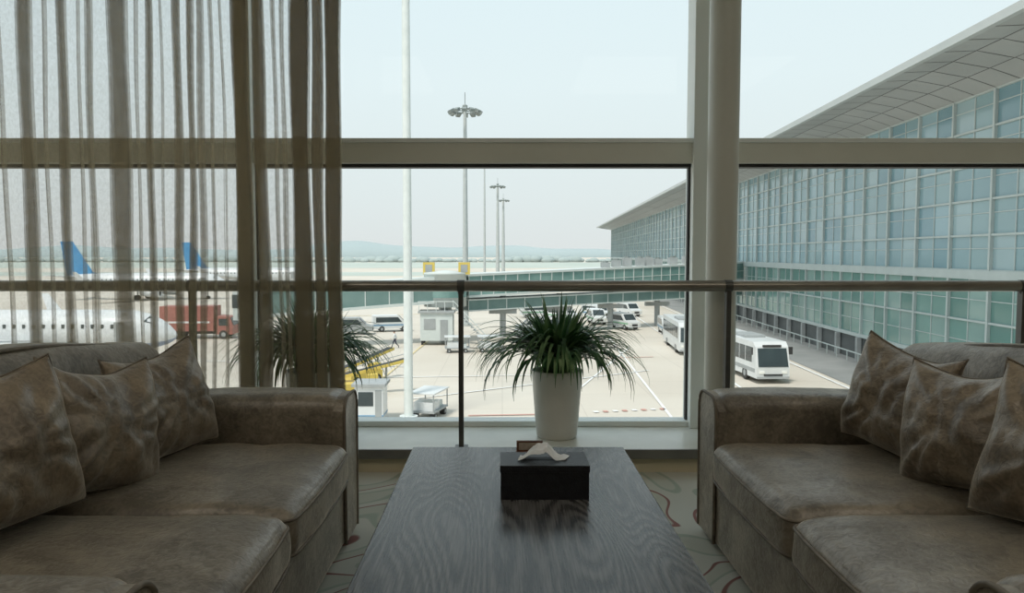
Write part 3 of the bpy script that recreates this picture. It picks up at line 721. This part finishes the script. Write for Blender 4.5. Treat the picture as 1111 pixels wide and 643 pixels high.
# ------------------------------------------------------------ vehicles
def wheels(k,xs,w,r=0.48):
    for x in xs:
        for s in (1,-1): 
            k.cyl((x,s*(w/2-0.30),r),(x,s*(w/2+0.01),r),r,M_blk,n=20); k.cyl((x,s*(w/2-0.02),r),(x,s*(w/2+0.025),r),r*0.5,M_grey,n=14)
def coach(name,loc,rz,Ln=11,stripe=M_vb,h=3.0):
    k=MB(); w=2.5
    k.prism([(0.0,-w/2,0.35),(0.05,-w/2,1.15),(-0.30,-w/2,h-0.35),(-0.7,-w/2,h),(-Ln,-w/2,h),(-Ln,-w/2,0.35)],(0,w,0),M_vw)
    for s in (1,-1):
        k.box((-Ln+0.5,s*(w/2+0.0)-0.015,1.45),(-0.9,s*(w/2)+0.015,h-0.42),M_vwin)
        k.box((-Ln+0.2,s*(w/2)-0.012,0.75),(-0.3,s*(w/2)+0.012,1.05),stripe)
        for i in range(1,8): x=-0.9-i*(Ln-1.4)/8; k.box((x-0.04,s*w/2-0.02,1.45),(x+0.04,s*w/2+0.022,h-0.42),M_vw)
        k.box((-0.35,s*(w/2+0.12)-0.1,h-0.9),(-0.15,s*(w/2+0.28)-0.1+0.1,h-0.35),M_blk)
        k.box((0.02,s*0.85-0.2,0.72),(0.08,s*0.85+0.2,0.92),M_lens)
    k.prism([(0.06,-w/2+0.12,1.22),(0.06,w/2-0.12,1.22),(-0.28,w/2-0.16,h-0.45),(-0.28,-w/2+0.16,h-0.45)],(0.03,0,0.01),M_vwin)
    k.box((-0.02,-0.7,0.55),(0.075,0.7,0.68),M_blk); k.box((-0.05,-w/2+0.05,0.33),(0.10,w/2-0.05,0.5),M_grey)
    k.box((-Ln*0.55,-0.8,h),(-Ln*0.3,0.8,h+0.2),M_grey)
    k.box((-0.34,-0.7,h-0.38),(-0.24,0.7,h-0.2),M_blk)
    wheels(k,(-2.2,-Ln+3.0),w)
    ob=k.build(name,0.03); ob.location=(*loc,GZ+0.05); ob.rotation_euler=(0,0,rz); return ob
hd=math.radians(-90-3.3)
coach("airport_bus",(19.9,53.8),hd+0.12,11,M_grey)
coach("airport_bus.001",(17.9,69),hd-0.02,11,M_vw)
def van(name,loc,rz,body=M_vw,stripe=None):
    k=MB(); w=1.8
    k.prism([(0,-w/2,0.35),(0,-w/2,0.95),(-0.8,-w/2,1.15),(-1.6,-w/2,1.95),(-4.7,-w/2,1.98),(-4.8,-w/2,0.35)],(0,w,0),body)
    k.prism([(-0.86,-w/2+0.12,1.22),(-0.86,w/2-0.12,1.22),(-1.50,w/2-0.18,1.88),(-1.50,-w/2+0.18,1.88)],(0.03,0,0.03),M_vwin)
    for s in (1,-1):
        k.prism([(-1.2,s*w/2,1.15),(-1.7,s*w/2,1.75),(-4.4,s*w/2,1.78),(-4.4,s*w/2,1.15)],(0,s*0.02,0),M_vwin)
        k.box((-0.02,s*0.62-0.16,0.68),(0.03,s*0.62+0.16,0.85),M_lens)
        if stripe: k.box((-4.7,s*w/2-0.01,0.7),(-0.2,s*w/2+0.012,0.9),stripe)
    k.box((-0.02,-0.4,0.5),(0.03,0.4,0.75),M_blk)
    wheels(k,(-0.95,-3.7),w,0.34)
    ob=k.build(name,0.04); ob.location=(*loc,GZ+0.05); ob.rotation_euler=(0,0,rz); return ob
van("service_van",(13.2,99),hd+0.15,M_vw,M_vg); van("service_van.001",(19.8,86),hd,M_vw,M_vb)
van("service_van.002",(20.5,112),hd+0.4,M_vw); van("service_van.003",(10.5,104),hd+0.9,M_vw,M_vg)
van("service_van.004",(1.6,88),math.pi,M_vw); van("service_van.005",(17.5,122),hd,M_grey); van("service_van.006",(7.5,112),0.2,M_vw,M_vg)
van("service_van.007",(16.6,92),hd+0.5,M_vw,M_vg); van("service_van.008",(15.5,108),hd+0.7,M_vw,M_vb)
van("service_van.009",(-11.5,92),0.3,M_vw,M_vb); van("service_van.010",(-15.5,88),0.1,M_grey)
# red catering truck
k=MB(); k.box((-8,-1.25,0.9),(-2.0,1.25,3.7),M_red); k.prism([(0,-1.2,0.5),(0.05,-1.2,1.5),(-0.3,-1.2,2.5),(-1.8,-1.2,2.6),(-1.8,-1.2,0.5)],(0,2.4,0),M_red)
k.prism([(0.06,-1.0,1.55),(0.06,1.0,1.55),(-0.26,0.95,2.4),(-0.26,-0.95,2.4)],(0.03,0,0),M_vwin); k.box((-1.5,-1.23,1.5),(-0.5,-1.2,2.3),M_vwin)
k.box((-8,-0.9,0.55),(-0.3,0.9,0.9),M_blk); k.box((-7.5,-1.28,1.8),(-2.5,-1.25,2.0),M_linew); wheels(k,(-1.0,-6.2),2.4,0.5)
ob=k.build("catering_truck",0.03); ob.location=(-30.5,84,GZ); ob.rotation_euler=(0,0,0.05)
def loader(name,loc,rz):
    k=MB(); k.box((-2.4,-0.8,0.4),(0.6,0.8,0.95),M_yel); k.box((-0.2,-0.75,0.95),(0.5,0.0,1.5),M_yel)
    k.prism([(-3.2,0.05,0.9),(-3.2,0.05,1.1),(2.6,0.05,2.35),(2.6,0.05,2.15)],(0,0.7,0),M_yel)
    k.prism([(-3.1,0.1,1.11),(-3.1,0.1,1.14),(2.5,0.1,2.36),(2.5,0.1,2.33)],(0,0.6,0),M_blk)
    k.tube([(-3.0,0.05,1.5),(2.4,0.05,2.7)],0.03,M_grey); 
    for t in range(6): x=-3+t*1.08; k.cyl((x,0.05,1.0+t*0.24),(x,0.05,1.5+t*0.24),0.025,M_grey,n=6)
    k.cyl((1.2,0.4,0.7),(1.2,0.4,2.0),0.08,M_grey,n=8)
    wheels(k,(-1.9,0.1),1.6,0.36); ob=k.build(name,0.02); ob.location=(*loc,GZ); ob.rotation_euler=(0,0,rz); return ob
loader("belt_loader",(-9.0,49.5),0.3); loader("belt_loader.001",(-9.9,54.5),0.9)
# guard kiosk
k=MB(); k.box((-0.8,-0.8,0),(0.8,0.8,2.1),M_vw); k.box((-0.95,-0.95,2.1),(0.95,0.95,2.28),M_grey)
k.box((-0.6,-0.83,1.0),(0.25,-0.79,1.8),M_vwin); k.box((0.35,-0.83,0.05),(0.72,-0.79,1.9),M_grey); k.box((-0.83,-0.5,1.0),(-0.79,0.5,1.8),M_vwin)
k.box((-0.82,-0.82,0.4),(0.82,0.82,0.5),M_vb)
k.build("ground_kiosk",0.02,loc=(-7.5,41.8,GZ))
def cart(name,loc,rz,cover):
    k=MB(); k.box((-1.2,-0.75,0.4),(1.2,0.75,0.5),M_grey)
    for x in (-1.15,1.15):
        for y in (-0.7,0.7): k.box((x-0.03,y-0.03,0.5),(x+0.03,y+0.03,1.5),M_grey)
    k.box((-1.25,-0.8,1.5),(1.25,0.8,1.58),cover); k.box((-1.0,-0.6,0.5),(0.1,0.6,1.0),M_vw); k.box((0.2,-0.5,0.5),(0.9,0.5,0.85),M_jw)
    k.cyl((1.2,0,0.42),(2.0,0,0.35),0.04,M_blk,n=8); wheels(k,(-0.8,0.8),1.4,0.2)
    ob=k.build(name,0.01); ob.location=(*loc,GZ); ob.rotation_euler=(0,0,rz)
cart("baggage_cart",(-4.3,43.0),1.3,M_vw); cart("baggage_cart.001",(-11.3,46),0.2,M_vw); cart("baggage_cart.002",(-14.5,60),0.1,M_vb)
cart("baggage_cart.003",(-1.2,72),0.1,M_vw); cart("baggage_cart.004",(-4.4,71.6),0.1,M_vw); cart("baggage_cart.005",(2.6,78),0.4,M_grey)

# ------------------------------------------------------------ walking ground worker
def worker():
    root=bpy.data.objects.new("ground_worker",None); S.collection.objects.link(root)
    def chain(name,pts,m,par=None,sub=2):
        vs=[];es=[];rs=[]
        for i,(p,r,par_i) in enumerate(pts):
            vs.append(p); rs.append(r)
            if par_i is not None: es.append((par_i,i))
        me=bpy.data.meshes.new(name); me.from_pydata(vs,es,[]); ob=bpy.data.objects.new(name,me); S.collection.objects.link(ob); ob.parent=root
        md=ob.modifiers.new("skin","SKIN"); md.use_smooth_shade=True
        for i,sv in enumerate(me.skin_vertices[0].data): sv.radius=rs[i]; sv.use_root=(i==0)
        s2=ob.modifiers.new("sub","SUBSURF"); s2.levels=sub; s2.render_levels=sub
        me.materials.append(m); return ob
    m=mat("uniform",(0.1,0.1,0.12),0.8); nt=m.node_tree; N=nt.nodes; L=nt.links
    tc=N.new("ShaderNodeTexCoord"); sp=N.new("ShaderNodeSeparateXYZ"); r=N.new("ShaderNodeValToRGB"); mr=N.new("ShaderNodeMapRange"); mr.inputs[2].default_value=1.75
    cr=r.color_ramp; cr.interpolation='CONSTANT'; cr.elements[0].color=(0.01,0.01,0.01,1); cr.elements[0].position=0; cr.elements[1].position=0.05; cr.elements[1].color=(0.03,0.035,0.06,1)
    e=cr.elements.new(0.56); e.color=(0.7,0.72,0.72,1); e=cr.elements.new(0.84); e.color=(0.45,0.27,0.19,1)
    L.new(tc.outputs["Object"],sp.inputs[0]); L.new(sp.outputs[2],mr.inputs[0]); L.new(mr.outputs[0],r.inputs[0]); L.new(r.outputs[0],N["Principled BSDF"].inputs["Base Color"])
    R=lambda a,b_=None:(a,b_ or a)
    chain("body",[((0,0,0.95),R(0.15,0.12),None),((-0.01,0,1.12),R(0.14,0.11),0),((-0.03,0,1.34),R(0.17,0.12),1),((-0.04,0,1.46),R(0.07),2),((-0.06,0,1.56),R(0.055),3),
      ((0,0.10,0.90),R(0.10),0),((-0.22,0.11,0.52),R(0.065),5),((-0.34,0.11,0.10),R(0.045),6),((-0.48,0.12,0.05),R(0.04),7),
      ((0,-0.10,0.90),R(0.10),0),((0.12,-0.11,0.50),R(0.065),9),((0.40,-0.11,0.20),R(0.045),10),((0.36,-0.11,0.06),R(0.04),11),
      ((-0.03,0.20,1.38),R(0.065),2),((0.13,0.24,1.12),R(0.048),13),((0.10,0.24,0.90),R(0.034),14),
      ((-0.03,-0.20,1.38),R(0.065),2),((-0.12,-0.24,1.12),R(0.048),16),((-0.32,-0.22,1.00),R(0.034),17)],m)
    for nm,o,dx in (("hand_l",Vector((0.10,0.24,0.88)),Vector((0,0,-1))),("hand_r",Vector((-0.34,-0.22,0.99)),Vector((-0.9,0,-0.3)))):
        k=MB(); s=Vector((0,1,0)); k.cyl(o,o+dx*0.09,0.030,M_skin,0.038,10)
        for i,l in enumerate((0.065,0.08,0.075,0.055)): 
            a=o+dx*0.085+Vector((0.0,1,0))*(i-1.5)*0.018; k.tube([a,a+dx*l*0.5,a+dx*l*0.8+Vector((-0.02,0,-0.02))],0.009,M_skin,6)
        k.tube([o+dx*0.03+s*0.03,o+dx*0.06+s*0.055,o+dx*0.09+s*0.055],0.010,M_skin,6); k.build(nm,parent=root)
    k=MB(); Mh=Matrix.Translation((-0.07,0,1.65))@Matrix.Diagonal((1.12,0.88,1.25,1))
    prof=[(0.001,-0.1)]+[(0.095*math.sin(t*math.pi/10),-0.095*math.cos(t*math.pi/10)) for t in range(1,10)]+[(0.001,0.095)]
    k.lathe(prof,M_skin,16,Mh)
    k.lathe([(0.099,0.01),(0.1,0.04),(0.075,0.078),(0.001,0.104)],M_hair,16,Matrix.Translation((0.012,0,0.004))@Mh)
    k.cyl((-0.17,0,1.66),(-0.195,0,1.635),0.01,M_skin,0.016,8)
    for s in (1,-1): k.cyl((-0.165,s*0.035,1.67),(-0.172,s*0.035,1.67),0.012,M_hair,n=8); k.cyl((-0.06,s*0.08,1.65),(-0.06,s*0.10,1.65),0.028,M_skin,n=8)
    k.box((-0.172,-0.025,1.598),(-0.165,0.025,1.606),M_red)
    k.build("head",parent=root)
    root.location=(-10.9,74.5,GZ+0.03)
worker()

# ------------------------------------------------------------ sky, sun, camera
w=bpy.data.worlds.new("hazy_sky"); S.world=w; w.use_nodes=True
nt=w.node_tree; N=nt.nodes; L=nt.links; bg=N["Background"]
tc=N.new("ShaderNodeTexCoord"); sp=N.new("ShaderNodeSeparateXYZ"); r=N.new("ShaderNodeValToRGB"); cr=r.color_ramp
cr.elements[0].position=0.0; cr.elements[0].color=(0.69,0.73,0.73,1); cr.elements[1].position=1.0; cr.elements[1].color=(0.62,0.76,0.86,1)
e=cr.elements.new(0.08); e.color=(0.71,0.785,0.79,1); e=cr.elements.new(0.22); e.color=(0.73,0.84,0.865,1); e=cr.elements.new(0.4); e.color=(0.70,0.84,0.89,1)
L.new(tc.outputs["Generated"],sp.inputs[0]); L.new(sp.outputs[2],r.inputs[0]); L.new(r.outputs[0],bg.inputs[0]); bg.inputs[1].default_value=1.08
sl=bpy.data.lights.new("sun","SUN"); sl.energy=2.8; sl.angle=math.radians(12); sl.color=(1,0.95,0.87)
so=bpy.data.objects.new("sun",sl); S.collection.objects.link(so)
so.rotation_euler=Vector((-0.30,-0.50,1.0)).to_track_quat('Z','Y').to_euler()

cam=bpy.data.cameras.new("camera"); co=bpy.data.objects.new("camera",cam); S.collection.objects.link(co)
cam.sensor_fit='HORIZONTAL'; cam.sensor_width=36; cam.lens=800/1111*36; cam.shift_x=10.5/1111
cam.clip_start=0.05; cam.clip_end=6000
co.location=(0,0,EYE); co.rotation_euler=(math.radians(90-3.25),0,0)
S.camera=co
S.view_settings.view_transform='Standard'; S.view_settings.look='None'; S.view_settings.exposure=0; S.view_settings.gamma=1
try: S.cycles.transparent_max_bounces=32
except Exception: pass
